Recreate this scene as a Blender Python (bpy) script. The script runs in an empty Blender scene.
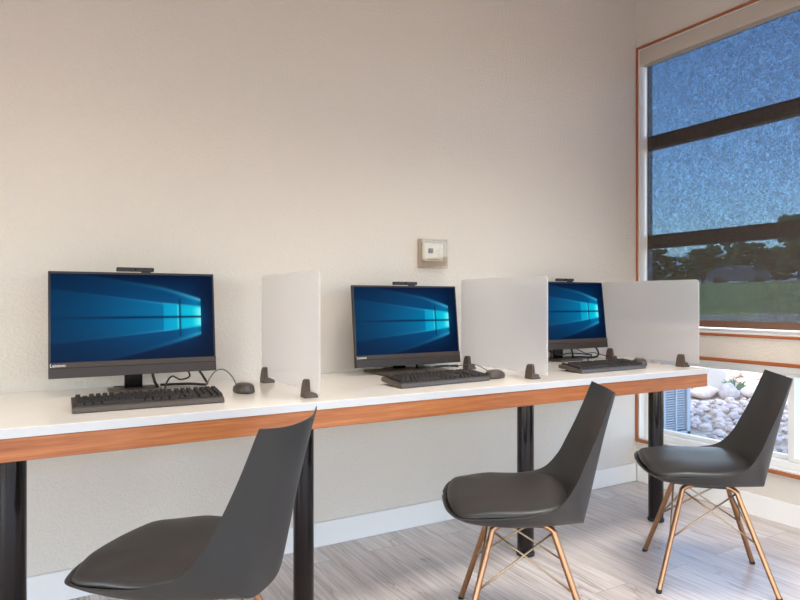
import bpy, bmesh, math, random
from mathutils import Vector, Matrix, noise

random.seed(7)
sc = bpy.context.scene
COL = sc.collection
PI = math.pi

# ------------------------------------------------------------------ helpers
def lin(c):
    return tuple(((v / 255) / 12.92 if v / 255 <= .04045 else ((v / 255 + .055) / 1.055) ** 2.4) for v in c)

def L4(*c):
    return (*lin(c), 1.0)

def tag(o, label=None, cat=None, group=None, kind=None):
    if label: o['label'] = label
    if cat: o['category'] = cat
    if group: o['group'] = group
    if kind: o['kind'] = kind
    return o

def obj(name, bm, mat=None, parent=None, smooth=False, loc=None, sharp=None):
    bmesh.ops.recalc_face_normals(bm, faces=bm.faces)
    me = bpy.data.meshes.new(name)
    bm.to_mesh(me); bm.free()
    if smooth:
        me.polygons.foreach_set('use_smooth', [True] * len(me.polygons))
        if sharp is not None:
            try: me.set_sharp_from_angle(angle=math.radians(sharp))
            except Exception: pass
    o = bpy.data.objects.new(name, me)
    if mat:
        for m in (mat if isinstance(mat, (list, tuple)) else [mat]):
            me.materials.append(m)
    COL.objects.link(o)
    if parent: o.parent = parent
    if loc: o.location = loc
    return o

def empty(name, loc=(0, 0, 0), rz=0.0, parent=None):
    o = bpy.data.objects.new(name, None)
    o.empty_display_size = .1
    COL.objects.link(o)
    o.location = loc; o.rotation_euler = (0, 0, rz)
    if parent: o.parent = parent
    return o

def copy_tree(o, parent=None):
    c = o.copy(); COL.objects.link(c)
    if parent:
        c.parent = parent
    for ch in [k for k in bpy.data.objects if k.parent == o]:
        copy_tree(ch, c)
    return c

def box(bm, x0, x1, y0, y1, z0, z1, bev=0.0, seg=2):
    m = Matrix.Translation(((x0 + x1) / 2, (y0 + y1) / 2, (z0 + z1) / 2)) @ Matrix.Diagonal((x1 - x0, y1 - y0, z1 - z0, 1))
    r = bmesh.ops.create_cube(bm, size=1.0, matrix=m)
    if bev > 0:
        es = set()
        for v in r['verts']:
            es.update(v.link_edges)
        bmesh.ops.bevel(bm, geom=list(es), offset=bev, segments=seg, affect='EDGES', profile=.5)
    return bm

def boxbm(*a, **k):
    return box(bmesh.new(), *a, **k)

def spline(pts, n):
    """Catmull-Rom through pts, n samples per span."""
    P = [Vector(p) for p in pts]
    out = []
    for i in range(len(P) - 1):
        p0 = P[i - 1] if i > 0 else P[i] * 2 - P[i + 1]
        p3 = P[i + 2] if i + 2 < len(P) else P[i + 1] * 2 - P[i]
        p1, p2 = P[i], P[i + 1]
        for k in range(n):
            t = k / n
            out.append(.5 * ((2 * p1) + (p2 - p0) * t + (2 * p0 - 5 * p1 + 4 * p2 - p3) * t * t + (3 * p1 - p0 - 3 * p2 + p3) * t ** 3))
    out.append(P[-1].copy())
    return out

def tube(bm, pts, r, seg=10):
    P = [Vector(p) for p in pts]
    rings = []
    up = Vector((0, 0, 1))
    for i, p in enumerate(P):
        d = (P[min(i + 1, len(P) - 1)] - P[max(i - 1, 0)]).normalized()
        a = up - d * up.dot(d)
        if a.length < 1e-3:
            a = Vector((1, 0, 0)) - d * d.x
        a.normalize(); b = d.cross(a); up = a
        rr = r[i] if isinstance(r, (list, tuple)) else r
        rings.append([bm.verts.new(p + (a * math.cos(2 * PI * k / seg) + b * math.sin(2 * PI * k / seg)) * rr) for k in range(seg)])
    for i in range(len(rings) - 1):
        for k in range(seg):
            bm.faces.new((rings[i][k], rings[i][(k + 1) % seg], rings[i + 1][(k + 1) % seg], rings[i + 1][k]))
    bm.faces.new(list(reversed(rings[0]))); bm.faces.new(rings[-1])
    return bm

def lathe(bm, prof, seg=32, c=(0, 0)):
    rings = []
    for r, z in prof:
        rings.append([bm.verts.new((c[0] + r * math.cos(2 * PI * k / seg), c[1] + r * math.sin(2 * PI * k / seg), z)) for k in range(seg)])
    for i in range(len(rings) - 1):
        for k in range(seg):
            bm.faces.new((rings[i][k], rings[i][(k + 1) % seg], rings[i + 1][(k + 1) % seg], rings[i + 1][k]))
    bm.faces.new(list(reversed(rings[0]))); bm.faces.new(rings[-1])
    return bm

def loops(bm, rings, cap0=True, cap1=True):
    R = [[bm.verts.new(p) for p in ring] for ring in rings]
    n = len(R[0])
    for i in range(len(R) - 1):
        for k in range(n):
            bm.faces.new((R[i][k], R[i][(k + 1) % n], R[i + 1][(k + 1) % n], R[i + 1][k]))
    if cap0: bm.faces.new(list(reversed(R[0])))
    if cap1: bm.faces.new(R[-1])
    return R

# ------------------------------------------------------------------ materials
def mat(name, col, rough=.5, metal=0.0, spec=.5, coat=0.0):
    m = bpy.data.materials.new(name); m.use_nodes = True
    b = m.node_tree.nodes['Principled BSDF']
    b.inputs['Base Color'].default_value = L4(*col)
    b.inputs['Roughness'].default_value = rough
    b.inputs['Metallic'].default_value = metal
    b.inputs['Specular IOR Level'].default_value = spec
    b.inputs['Coat Weight'].default_value = coat
    m.diffuse_color = L4(*col)
    return m

def nodes(m):
    nt = m.node_tree
    return nt, nt.nodes, nt.links, nt.nodes['Principled BSDF']

def add(nt, typ, **kw):
    n = nt.nodes.new(typ)
    for k, v in kw.items():
        setattr(n, k, v)
    return n

def ramp(nt, fac, stops):
    r = nt.nodes.new('ShaderNodeValToRGB')
    e = r.color_ramp.elements
    while len(e) < len(stops): e.new(.5)
    for el, (p, c) in zip(e, stops):
        el.position = p; el.color = c
    nt.links.new(fac, r.inputs['Fac'])
    return r.outputs['Color']

def noisetex(nt, vec, scale, detail=3, rough=.5, dist=0.0):
    n = nt.nodes.new('ShaderNodeTexNoise')
    n.inputs['Scale'].default_value = scale; n.inputs['Detail'].default_value = detail
    n.inputs['Roughness'].default_value = rough; n.inputs['Distortion'].default_value = dist
    nt.links.new(vec, n.inputs['Vector'])
    return n.outputs['Fac']

def coords(nt, scale=(1, 1, 1), rot=(0, 0, 0), src='Object'):
    t = nt.nodes.new('ShaderNodeTexCoord'); mp = nt.nodes.new('ShaderNodeMapping')
    mp.inputs['Scale'].default_value = scale; mp.inputs['Rotation'].default_value = rot
    nt.links.new(t.outputs[src], mp.inputs['Vector'])
    return mp.outputs['Vector']

def bump(nt, b, h, strength=.2, dist=.01):
    n = nt.nodes.new('ShaderNodeBump')
    n.inputs['Strength'].default_value = strength; n.inputs['Distance'].default_value = dist
    nt.links.new(h, n.inputs['Height']); nt.links.new(n.outputs['Normal'], b.inputs['Normal'])

def mixc(nt, fac, a, bb, typ='MIX'):
    n = nt.nodes.new('ShaderNodeMix'); n.data_type = 'RGBA'; n.blend_type = typ
    for sock, v in ((n.inputs[0], fac), (n.inputs[6], a), (n.inputs[7], bb)):
        if hasattr(v, 'links'): nt.links.new(v, sock)
        else: sock.default_value = v
    return n.outputs[2]

# painted wall, orange-peel texture
def wall_mat(name, col):
    m = mat(name, col, .62, spec=.35)
    nt, N, L, b = nodes(m)
    v = coords(nt)
    n1 = noisetex(nt, v, 95, 3, .6)
    n2 = noisetex(nt, v, 1.3, 3, .5)
    c = mixc(nt, .05, L4(*col), ramp(nt, n2, [(.3, L4(col[0] - 40, col[1] - 40, col[2] - 40)), (.7, L4(min(col[0] + 15, 255), min(col[1] + 15, 255), min(col[2] + 15, 255)))]))
    L.new(c, b.inputs['Base Color'])
    h = ramp(nt, n1, [(.42, (0, 0, 0, 1)), (.62, (1, 1, 1, 1))])
    bump(nt, b, h, .34, .005)
    return m

M = {}
M['wall'] = wall_mat('wall_paint', (212, 202, 191))
M['ceiling'] = mat('ceiling_paint', (205, 194, 182), .8)
M['white'] = mat('white_trim_paint', (226, 222, 218), .4)
M['vinyl'] = mat('white_vinyl', (228, 226, 222), .35)
M['header'] = mat('header_beige', (190, 178, 164), .5)
M['dark_frame'] = mat('bronze_frame', (112, 82, 66), .4)
M['black_gloss'] = mat('black_bronze_gloss', (21, 14, 13), .18, spec=.35)
M['plastic'] = mat('black_plastic', (30, 26, 25), .42)
M['plastic_grey'] = mat('charcoal_plastic', (76, 66, 58), .4)
M['chin'] = mat('chin_plastic', (68, 58, 53), .5, spec=.25)
M['grille'] = mat('speaker_grille', (70, 54, 46), .5)
M['key'] = mat('keycap', (46, 40, 36), .6, spec=.3)
M['letter'] = mat('white_lettering', (225, 220, 216), .5)
M['foot'] = mat('brown_clamp', (82, 66, 56), .45)
M['therm'] = mat('thermostat_white', (222, 214, 204), .4)
M['lcd'] = mat('lcd_dark', (58, 44, 34), .5)
M['button'] = mat('button_grey', (150, 143, 136), .5)
M['rubber'] = mat('black_rubber', (22, 20, 20), .6)
M['ac'] = mat('grey_louver', (165, 172, 182), .5)
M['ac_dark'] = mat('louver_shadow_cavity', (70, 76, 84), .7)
M['concrete'] = mat('pale_concrete', (196, 190, 184), .8)
M['low_bounce_ground'] = mat('low_bounce_ground', (92, 88, 86), .9)  # unseen outdoor ground, set dark to keep bounce off the upper wall
M['car_paint'] = mat('dark_car_paint', (66, 68, 74), .25)
M['car_glass'] = mat('car_glass', (30, 34, 40), .1)
M['trunk'] = mat('bark', (70, 58, 46), .9)

# speaker grille holes
nt, N, L, b = nodes(M['grille'])
v = coords(nt)
ck = add(nt, 'ShaderNodeTexChecker'); ck.inputs['Scale'].default_value = 260
L.new(v, ck.inputs['Vector'])
L.new(mixc(nt, ck.outputs['Fac'], L4(54, 40, 32), L4(32, 24, 20)), b.inputs['Base Color'])

# white solid-surface desk top
m = M['desk_top'] = mat('desk_top_white', (240, 230, 217), .16, spec=.5)
nt, N, L, b = nodes(m)
v = coords(nt)
L.new(ramp(nt, noisetex(nt, v, 3, 4, .6), [(.3, L4(230, 221, 208)), (.7, L4(238, 230, 219))]), b.inputs['Base Color'])

# orange wood (apron) and trim
def wood(name, c1, c2, c3, scale, rough=.38):
    m = mat(name, c2, rough)
    nt, N, L, b = nodes(m)
    v = coords(nt, scale)
    n1 = noisetex(nt, v, 6, 6, .65, .6)
    n2 = noisetex(nt, v, 22, 4, .6, .2)
    c = ramp(nt, n1, [(.32, L4(*c1)), (.5, L4(*c2)), (.68, L4(*c3))])
    d = mixc(nt, .35, c, ramp(nt, n2, [(.35, L4(*c1)), (.65, L4(*c3))]))
    L.new(d, b.inputs['Base Color'])
    bump(nt, b, n2, .08, .003)
    return m
M['apron'] = wood('cherry_apron', (140, 74, 36), (168, 96, 50), (192, 124, 74), (.35, 6, 9))
M['trim_v'] = wood('orange_wood_trim', (136, 70, 36), (158, 86, 46), (178, 106, 62), (8, 8, .5))
M['trim_h'] = wood('orange_wood_trim_across', (136, 70, 36), (158, 86, 46), (178, 106, 62), (8, .5, 8))

# floor: grey weathered planks running towards the window end wall
m = M['floor'] = mat('grey_wood_plank', (170, 160, 154), .33, spec=.45)
nt, N, L, b = nodes(m)
tc = add(nt, 'ShaderNodeTexCoord')
mp = add(nt, 'ShaderNodeMapping'); mp.inputs['Rotation'].default_value = (0, 0, PI / 2)
L.new(tc.outputs['Object'], mp.inputs['Vector'])
br = add(nt, 'ShaderNodeTexBrick')
br.inputs['Scale'].default_value = 1.0
br.inputs['Brick Width'].default_value = 1.22; br.inputs['Row Height'].default_value = .18
br.inputs['Mortar Size'].default_value = .0012; br.inputs['Mortar Smooth'].default_value = .1
br.offset = .37
br.inputs['Color1'].default_value = (0, 0, 0, 1); br.inputs['Color2'].default_value = (1, 1, 1, 1)
br.inputs['Mortar'].default_value = (.5, .5, .5, 1)
L.new(mp.outputs['Vector'], br.inputs['Vector'])
# per-plank offset so grain differs between planks
sh = add(nt, 'ShaderNodeVectorMath', operation='MULTIPLY_ADD')
L.new(br.outputs['Color'], sh.inputs[0]); sh.inputs[1].default_value = (7, 13, 3); L.new(tc.outputs['Object'], sh.inputs[2])
def fmap(scale):
    q = add(nt, 'ShaderNodeMapping'); q.inputs['Scale'].default_value = scale
    L.new(sh.outputs[0], q.inputs['Vector']); return q.outputs['Vector']
g1 = noisetex(nt, fmap((9, .9, 1)), 2.2, 6, .65, .4)
g2 = noisetex(nt, fmap((34, 1.2, 1)), 3.0, 4, .6, .2)
g3 = noisetex(nt, fmap((3.0, .62, 1)), 1.6, 5, .58, .45)
c0 = ramp(nt, g1, [(.25, L4(176, 164, 157)), (.5, L4(205, 195, 189)), (.78, L4(226, 219, 214))])
c1 = mixc(nt, .5, c0, ramp(nt, g2, [(.32, L4(156, 142, 134)), (.68, L4(238, 230, 225))]))
c2 = mixc(nt, mixc(nt, .0, br.outputs['Color'], br.outputs['Color']), c1, c1)
tone = ramp(nt, br.outputs['Color'], [(0, L4(232, 227, 224)), (1, L4(255, 254, 253))])
c3 = mixc(nt, 1.0, c1, tone, 'MULTIPLY')
crk = ramp(nt, g3, [(.484, (0, 0, 0, 1)), (.5, (1, 1, 1, 1)), (.51, (0, 0, 0, 1)), (.53, (0, 0, 0, 1))])
crm = ramp(nt, noisetex(nt, fmap((2.2, .8, 1)), 1.1, 2, .5), [(.44, (0, 0, 0, 1)), (.58, (.6, .6, .6, 1))])
crf = mixc(nt, 1.0, crk, crm, 'MULTIPLY')
c4 = mixc(nt, crf, c3, L4(118, 103, 93))
c5 = mixc(nt, br.outputs['Fac'], c4, L4(150, 138, 130))
L.new(c5, b.inputs['Base Color'])
bump(nt, b, g2, .06, .003)

# chair materials
m = M['shell'] = mat('grey_shell', (49, 48, 47), .45, spec=.35)
nt, N, L, b = nodes(m)
bump(nt, b, noisetex(nt, coords(nt), 320, 2), .05, .001)
m = M['pad'] = mat('grey_leatherette', (43, 42, 41), .40, spec=.42)
nt, N, L, b = nodes(m)
bump(nt, b, noisetex(nt, coords(nt), 420, 3), .10, .001)
M['copper'] = mat('brushed_copper', (170, 128, 95), .36, 1.0)
M['wire'] = mat('pale_brass_wire', (184, 160, 130), .35, 1.0)

# acrylic: frosted
def frosted(name):
    m = bpy.data.materials.new(name); m.use_nodes = True
    nt = m.node_tree; nt.nodes.clear(); L = nt.links
    out = nt.nodes.new('ShaderNodeOutputMaterial')
    p = nt.nodes.new('ShaderNodeBsdfPrincipled')
    p.inputs['Base Color'].default_value = L4(246, 244, 243)
    p.inputs['Roughness'].default_value = .42
    p.inputs['IOR'].default_value = 1.18
    p.inputs['Transmission Weight'].default_value = 1
    t = nt.nodes.new('ShaderNodeBsdfTranslucent'); t.inputs['Color'].default_value = L4(240, 236, 233)
    d = nt.nodes.new('ShaderNodeBsdfDiffuse'); d.inputs['Color'].default_value = L4(238, 232, 227)
    mx = nt.nodes.new('ShaderNodeMixShader'); mx.inputs[0].default_value = .5
    L.new(d.outputs[0], mx.inputs[1]); L.new(t.outputs[0], mx.inputs[2])
    m2 = nt.nodes.new('ShaderNodeMixShader'); m2.inputs[0].default_value = .44
    L.new(p.outputs[0], m2.inputs[1]); L.new(mx.outputs[0], m2.inputs[2])
    L.new(m2.outputs[0], out.inputs[0])
    return m
M['acrylic'] = frosted('frosted_acrylic')

def clear(name, tint=(250, 252, 252), gloss=.06):
    m = bpy.data.materials.new(name); m.use_nodes = True
    nt = m.node_tree; nt.nodes.clear(); L = nt.links
    out = nt.nodes.new('ShaderNodeOutputMaterial')
    t = nt.nodes.new('ShaderNodeBsdfTransparent'); t.inputs[0].default_value = L4(*tint)
    g = nt.nodes.new('ShaderNodeBsdfGlossy'); g.inputs['Roughness'].default_value = .03
    mx = nt.nodes.new('ShaderNodeMixShader'); mx.inputs[0].default_value = gloss
    L.new(t.outputs[0], mx.inputs[1]); L.new(g.outputs[0], mx.inputs[2]); L.new(mx.outputs[0], out.inputs[0])
    return m
M['glass'] = clear('window_glass', (250, 252, 252), .04)
M['cover'] = clear('clear_guard_plastic', (246, 243, 240), .03)

# solar-screen roller fabric: fine dark weave you can look through
m = M['screen_fabric'] = bpy.data.materials.new('solar_screen_fabric'); m.use_nodes = True
nt = m.node_tree; nt.nodes.clear(); L = nt.links
out = nt.nodes.new('ShaderNodeOutputMaterial')
t = nt.nodes.new('ShaderNodeBsdfTransparent')
d = nt.nodes.new('ShaderNodeBsdfDiffuse'); d.inputs[0].default_value = L4(140, 128, 122)
v = coords(nt)
n1 = noisetex(nt, v, 80, 3, .7, .8)
n2 = noisetex(nt, v, 48, 3, .7, 1.2)
L.new(ramp(nt, n2, [(.36, (.185, .235, .28, 1)), (.64, (.31, .385, .44, 1))]), t.inputs[0])
w = ramp(nt, n1, [(.3, (.17, .17, .17, 1)), (.7, (.27, .27, .27, 1))])
mx = nt.nodes.new('ShaderNodeMixShader')
L.new(w, mx.inputs[0]); L.new(t.outputs[0], mx.inputs[1]); L.new(d.outputs[0], mx.inputs[2]); L.new(mx.outputs[0], out.inputs[0])

# outdoors
m = M['ground'] = mat('sandy_ground', (176, 156, 132), .95, spec=.1)
nt, N, L, b = nodes(m)
v = coords(nt)
L.new(ramp(nt, noisetex(nt, v, 5, 6, .7), [(.3, L4(140, 122, 108)), (.7, L4(198, 180, 158))]), b.inputs['Base Color'])
m = M['lawn'] = mat('meadow_grass', (135, 138, 88), .95, spec=.1)
nt, N, L, b = nodes(m)
v = coords(nt, (.5, 1, 1))
L.new(ramp(nt, noisetex(nt, v, .9, 8, .7), [(.3, L4(104, 112, 66)), (.55, L4(138, 142, 92)), (.75, L4(168, 166, 122))]), b.inputs['Base Color'])
m = M['rock'] = mat('river_rock', (180, 168, 164), .85, spec=.2)
nt, N, L, b = nodes(m)
oi = add(nt, 'ShaderNodeObjectInfo')
base = ramp(nt, oi.outputs['Random'], [(0, L4(172, 160, 158)), (.25, L4(206, 184, 172)), (.5, L4(218, 190, 174)), (.7, L4(184, 168, 162)), (1, L4(224, 208, 198))])
L.new(mixc(nt, .35, base, ramp(nt, noisetex(nt, coords(nt), 18, 5, .7), [(.3, L4(120, 108, 104)), (.7, L4(226, 214, 206))])), b.inputs['Base Color'])
m = M['gravel'] = mat('gravel_mix', (180, 168, 164), .9, spec=.2)
nt, N, L, b = nodes(m)
vo = add(nt, 'ShaderNodeTexVoronoi'); vo.inputs['Scale'].default_value = 9
L.new(coords(nt), vo.inputs['Vector'])
sx = add(nt, 'ShaderNodeSeparateColor'); L.new(vo.outputs['Color'], sx.inputs[0])
L.new(ramp(nt, sx.outputs[0], [(0, L4(168, 154, 150)), (.5, L4(208, 186, 174)), (1, L4(224, 210, 200))]), b.inputs['Base Color'])
def leafm(name, c):
    m = mat(name, c, .9, spec=.1)
    nt, N, L, b = nodes(m)
    L.new(ramp(nt, noisetex(nt, coords(nt), 2.5, 5, .7), [(.3, L4(*[max(0, q - 26) for q in c])), (.7, L4(*[q + 22 for q in c]))]), b.inputs['Base Color'])
    return m
M['leaf'] = leafm('tree_leaf', (58, 74, 44))
M['leaf2'] = leafm('tree_leaf_olive', (86, 92, 62))
M['desert_leaf'] = leafm('desert_plant_leaf', (104, 128, 96))
M['hill'] = leafm('hazed_hill', (134, 140, 150))  # blue-grey distance haze put into the hill colour

# ------------------------------------------------------------------ room shell
XR, YB, ZC = 3.151, 2.603, 3.10       # window wall, back wall, ceiling
XL, YF = -4.2, -2.3
TH = .12
def struct(name, bm, m, parent=None, smooth=False):
    o = obj(name, bm, m, parent, smooth)
    if parent is None: o['kind'] = 'structure'
    return o

struct('floor', boxbm(XL - TH, XR + TH, YF - TH, YB + TH, -.12, 0), M['floor'])
struct('ceiling', boxbm(XL - TH, XR + TH + .25, YF - TH, YB + TH, ZC, ZC + .15), M['ceiling'])
struct('wall_back', boxbm(XL - TH, XR, YB, YB + TH, 0, ZC), M['wall'])
bm = bmesh.new()                       # left wall with an unseen opening added for side light, below the added roof
box(bm, XL - TH, XL, YF, YB, 1.95, ZC)
box(bm, XL - TH, XL, YF, YB, 0, .06)
box(bm, XL - TH, XL, YF, YF + .4, .06, 1.95)
box(bm, XL - TH, XL, YB - .4, YB, .06, 1.95)
struct('wall_left', bm, M['wall'])
struct('sun_block_roof', boxbm(XL - TH - 3.6, XL - TH - .001, YF - TH, YB + TH, ZC, ZC + .15), M['ceiling'])  # unseen overhang, added to keep sun out of the left opening
# window wall: upper opening z .905-2.594, lower opening z .25-.768
UY0, UY1, UZ0, UZ1 = -1.8, 2.589, .908, 2.584
LY0, LY1, LZ0, LZ1 = .72, 2.589, .252, .760
bm = bmesh.new()
box(bm, XR, XR + TH, YF - TH, YB + TH, UZ1, ZC)
box(bm, XR, XR + TH, YF - TH, YB + TH, 0, LZ0)
box(bm, XR, XR + TH, YF - TH, YB + TH, LZ1, UZ0)
box(bm, XR, XR + TH, UY1, YB + TH, LZ0, LZ1)
box(bm, XR, XR + TH, YF - TH, LY0, LZ0, LZ1)
box(bm, XR, XR + TH, UY1, YB + TH, UZ0, UZ1)
box(bm, XR, XR + TH, YF - TH, UY0, UZ0, UZ1)
struct('wall_right', bm, M['wall'])
# wall behind the camera, with a low opening added to light the room
FX0, FX1, FZ0, FZ1 = -4.0, 2.95, .05, 1.95
bm = bmesh.new()
box(bm, XL - TH, XR, YF - TH, YF, FZ1, ZC)
box(bm, XL - TH, XR, YF - TH, YF, 0, FZ0)
box(bm, XL - TH, FX0, YF - TH, YF, FZ0, FZ1)
box(bm, FX1, XR, YF - TH, YF, FZ0, FZ1)
struct('wall_front', bm, M['wall'])
# unseen wing added beyond the back wall to shade the rock bed (outdoors)
struct('added_shade_wing', boxbm(XL - TH, XR + TH, YB + TH, YB + TH + 9, -.3, ZC + .15), M['wall'])

bm = bmesh.new()
box(bm, XL, XR - .014, YB - .014, YB, 0, .108, .003, 1)
struct('baseboard_back', bm, M['white'])
struct('baseboard_right', boxbm(XR - .014, XR, YF, YB - .014, 0, .108, .003, 1), M['white'])

# thin orange wood strips framing both windows, on the wall face
def strip_frame(name, y0, y1, z0, z1, w, d):
    e = empty(name, (XR, (y0 + y1) / 2, z0)); e['kind'] = 'structure'
    def piece(nm, a, b2, c, d2, mt):
        bm = boxbm(XR - d, XR + .004, a, b2, c, d2, .0015, 1)
        bmesh.ops.translate(bm, vec=(-XR, -(y0 + y1) / 2, -z0), verts=bm.verts)
        obj(nm, bm, mt, e)
    piece('top_strip', y0 - w, y1 + w * .9, z1, z1 + w, M['trim_h'])
    piece('bottom_strip', y0 - w, y1 + w * .9, z0 - w, z0, M['trim_h'])
    piece('side_strip', y1, y1 + w * .9, z0, z1, M['trim_v'])
    piece('side_strip', y0 - w, y0, z0, z1, M['trim_v'])
    return e
strip_frame('trim_1', UY0, UY1, UZ0, UZ1, .014, .008)
strip_frame('trim_2', LY0, LY1, LZ0, LZ1, .018, .012)

# upper window: white reveal boards, bronze frame and rails, glass
w1 = empty('window_1', (XR, (UY0 + UY1) / 2, UZ0)); w1['kind'] = 'structure'
def wpart(e, nm, bm, mt):
    bmesh.ops.translate(bm, vec=-Vector(e.location), verts=bm.verts)
    return obj(nm, bm, mt, e)
bm = bmesh.new()
box(bm, XR + .001, XR + TH, UY1 - .006, UY1, UZ0, UZ1)
box(bm, XR + .001, XR + TH, UY0, UY0 + .006, UZ0, UZ1)
box(bm, XR + .001, XR + TH, UY0 + .006, UY1 - .006, UZ0, UZ0 + .006)
box(bm, XR + .001, XR + TH, UY0 + .006, UY1 - .006, UZ1 - .006, UZ1)
wpart(w1, 'reveal', bm, M['white'])
FX = XR + .068
bm = bmesh.new()
yy0, yy1, zz0, zz1 = UY0 + .006, UY1 - .006, UZ0 + .006, UZ1 - .006
box(bm, FX, FX + .006, yy1 - .005, yy1, zz0, zz1)
box(bm, FX, FX + .02, yy0, yy0 + .012, zz0, zz1)
box(bm, FX, FX + .05, yy0 + .012, yy1 - .005, zz0, zz0 + .014)
box(bm, FX, FX + .05, yy0 + .012, yy1 - .005, zz1 - .05, zz1)
wpart(w1, 'frame', bm, M['white'])
MY = [1.58, .57, -.44, -1.25]
for yv in MY:
    wpart(w1, 'mullion', boxbm(FX - .004, FX + .054, yv - .04, yv + .04, zz0 + .014, zz1 - .05, .002, 1), M['dark_frame'])
PZ = (1.405, 2.0)
ys = [yy0 + .012] + sorted(MY) + [yy1 - .005]
for z0 in PZ:
    for i in range(len(ys) - 1):
        a = ys[i] + (.04 if i else 0); c = ys[i + 1] - (.04 if i < len(ys) - 2 else 0)
        wpart(w1, 'rail', boxbm(FX - .002, FX + .052, a, c, z0 - .012, z0 + .068, .002, 1), M['dark_frame'])
wpart(w1, 'glass', boxbm(FX + .022, FX + .028, yy0 + .01, yy1 - .01, zz0 + .01, zz1 - .01), M['glass'])

# roller shade hanging inside the upper window
def shade(y0, y1, label):
    e = empty('roller_shade', (XR + .035, (y0 + y1) / 2, UZ1 - .006))
    tag(e, label, 'window shade', 'solar roller shades')
    bm = boxbm(XR + .004, XR + .072, y0, y1, 2.488, UZ1 - .0065, .003, 1)
    wpart(e, 'cassette', bm, M['header'])
    wpart(e, 'fabric', boxbm(XR + .0600, XR + .0608, y0 + .02, y1 - .010, .974, 2.4879), M['screen_fabric'])
    wpart(e, 'hem_bar', boxbm(XR + .048, XR + .070, y0 + .02, y1 - .010, .936, .9739, .004, 2), M['dark_frame'])
    return e
shade(1.601, UY1 - .0065, 'blue-grey see-through mesh roller shade over the big upper window by the room corner')

# lower window: white vinyl slider with wood sill reveal
w2 = empty('window_2', (XR, (LY0 + LY1) / 2, LZ0)); w2['kind'] = 'structure'
bm = bmesh.new()
box(bm, XR + .001, XR + TH, LY1 - .006, LY1, LZ0, LZ1)
box(bm, XR + .001, XR + TH, LY0, LY0 + .006, LZ0, LZ1)
box(bm, XR + .001, XR + TH, LY0 + .006, LY1 - .006, LZ0, LZ0 + .006)
box(bm, XR + .001, XR + TH, LY0 + .006, LY1 - .006, LZ1 - .006, LZ1)
wpart(w2, 'reveal', bm, M['white'])
LX = XR + .048
a0, a1, c0_, c1_ = LY0 + .006, LY1 - .006, LZ0 + .006, LZ1 - .006
bm = bmesh.new()
box(bm, LX, LX + .07, a1 - .035, a1, c0_, c1_, .002, 1)
box(bm, LX, LX + .07, a0, a0 + .035, c0_, c1_, .002, 1)
box(bm, LX, LX + .07, a0 + .035, a1 - .035, c0_, c0_ + .035, .002, 1)
box(bm, LX, LX + .07, a0 + .035, a1 - .035, c1_ - .03, c1_, .002, 1)
wpart(w2, 'frame', bm, M['vinyl'])
def sash(y0, y1, x):
    bm = bmesh.new()
    w = .032
    box(bm, x, x + .028, y0, y0 + w, c0_ + .036, c1_ - .031, .002, 1)
    box(bm, x, x + .028, y1 - w, y1, c0_ + .036, c1_ - .031, .002, 1)
    box(bm, x, x + .028, y0 + w, y1 - w, c0_ + .036, c0_ + .058, .002, 1)
    box(bm, x, x + .028, y0 + w, y1 - w, c1_ - .045, c1_ - .031, .002, 1)
    wpart(w2, 'sash', bm, M['vinyl'])
    wpart(w2, 'pane', boxbm(x + .011, x + .016, y0 + w - .005, y1 - w + .005, c0_ + .05, c1_ - .04), M['glass'])
sash(1.715, a1 - .036, LX + .036)
sash(a0 + .036, 1.745, LX + .004)

# ------------------------------------------------------------------ desk
DZ = .76
desk = tag(empty('counter_desk', (.78, 2.25, 0)), 'long white-topped counter desk with orange wood front edge along the back wall', 'desk')
def part(e, nm, bm, mt, smooth=False, sharp=None):
    bmesh.ops.translate(bm, vec=-Vector(e.location), verts=bm.verts)
    return obj(nm, bm, mt, e, smooth, sharp=sharp)
DX0, DX1, DY0 = -1.6, 2.772, 1.878
tag(part(desk, 'worktop', boxbm(DX0, DX1, DY0, YB - .002, .735, DZ, .002, 2), M['desk_top']), 'glossy white worktop')
part(desk, 'edge_band', boxbm(DX0, DX1, DY0 - .0015, DY0 - .0001, .7355, DZ - .0008), mat('edge_laminate', (198, 195, 194), .35))
bm = bmesh.new()
box(bm, DX0, DX1 - .002, DY0 + .001, DY0 + .031, .675, .7348, .0015, 1)
box(bm, DX1 - .032, DX1 - .002, DY0 + .0315, YB - .004, .675, .7348, .0015, 1)
tag(part(desk, 'apron', bm, M['apron']), 'orange-brown wood apron')
for lx in (-.048, .815, 1.819, 2.655):
    bm = lathe(bmesh.new(), [(.034, .018), (.0355, .022), (.0355, .728), (.034, .7345)], 40, (lx, 2.077))
    lg = part(desk, 'leg', bm, M['black_gloss'], True, 40)
    bm = lathe(bmesh.new(), [(.028, 0), (.038, .002), (.039, .012), (.034, .0178)], 40, (lx, 2.077))
    bmesh.ops.translate(bm, vec=-Vector(desk.location), verts=bm.verts)
    obj('foot', bm, M['rubber'], lg, True, sharp=40)

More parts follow.
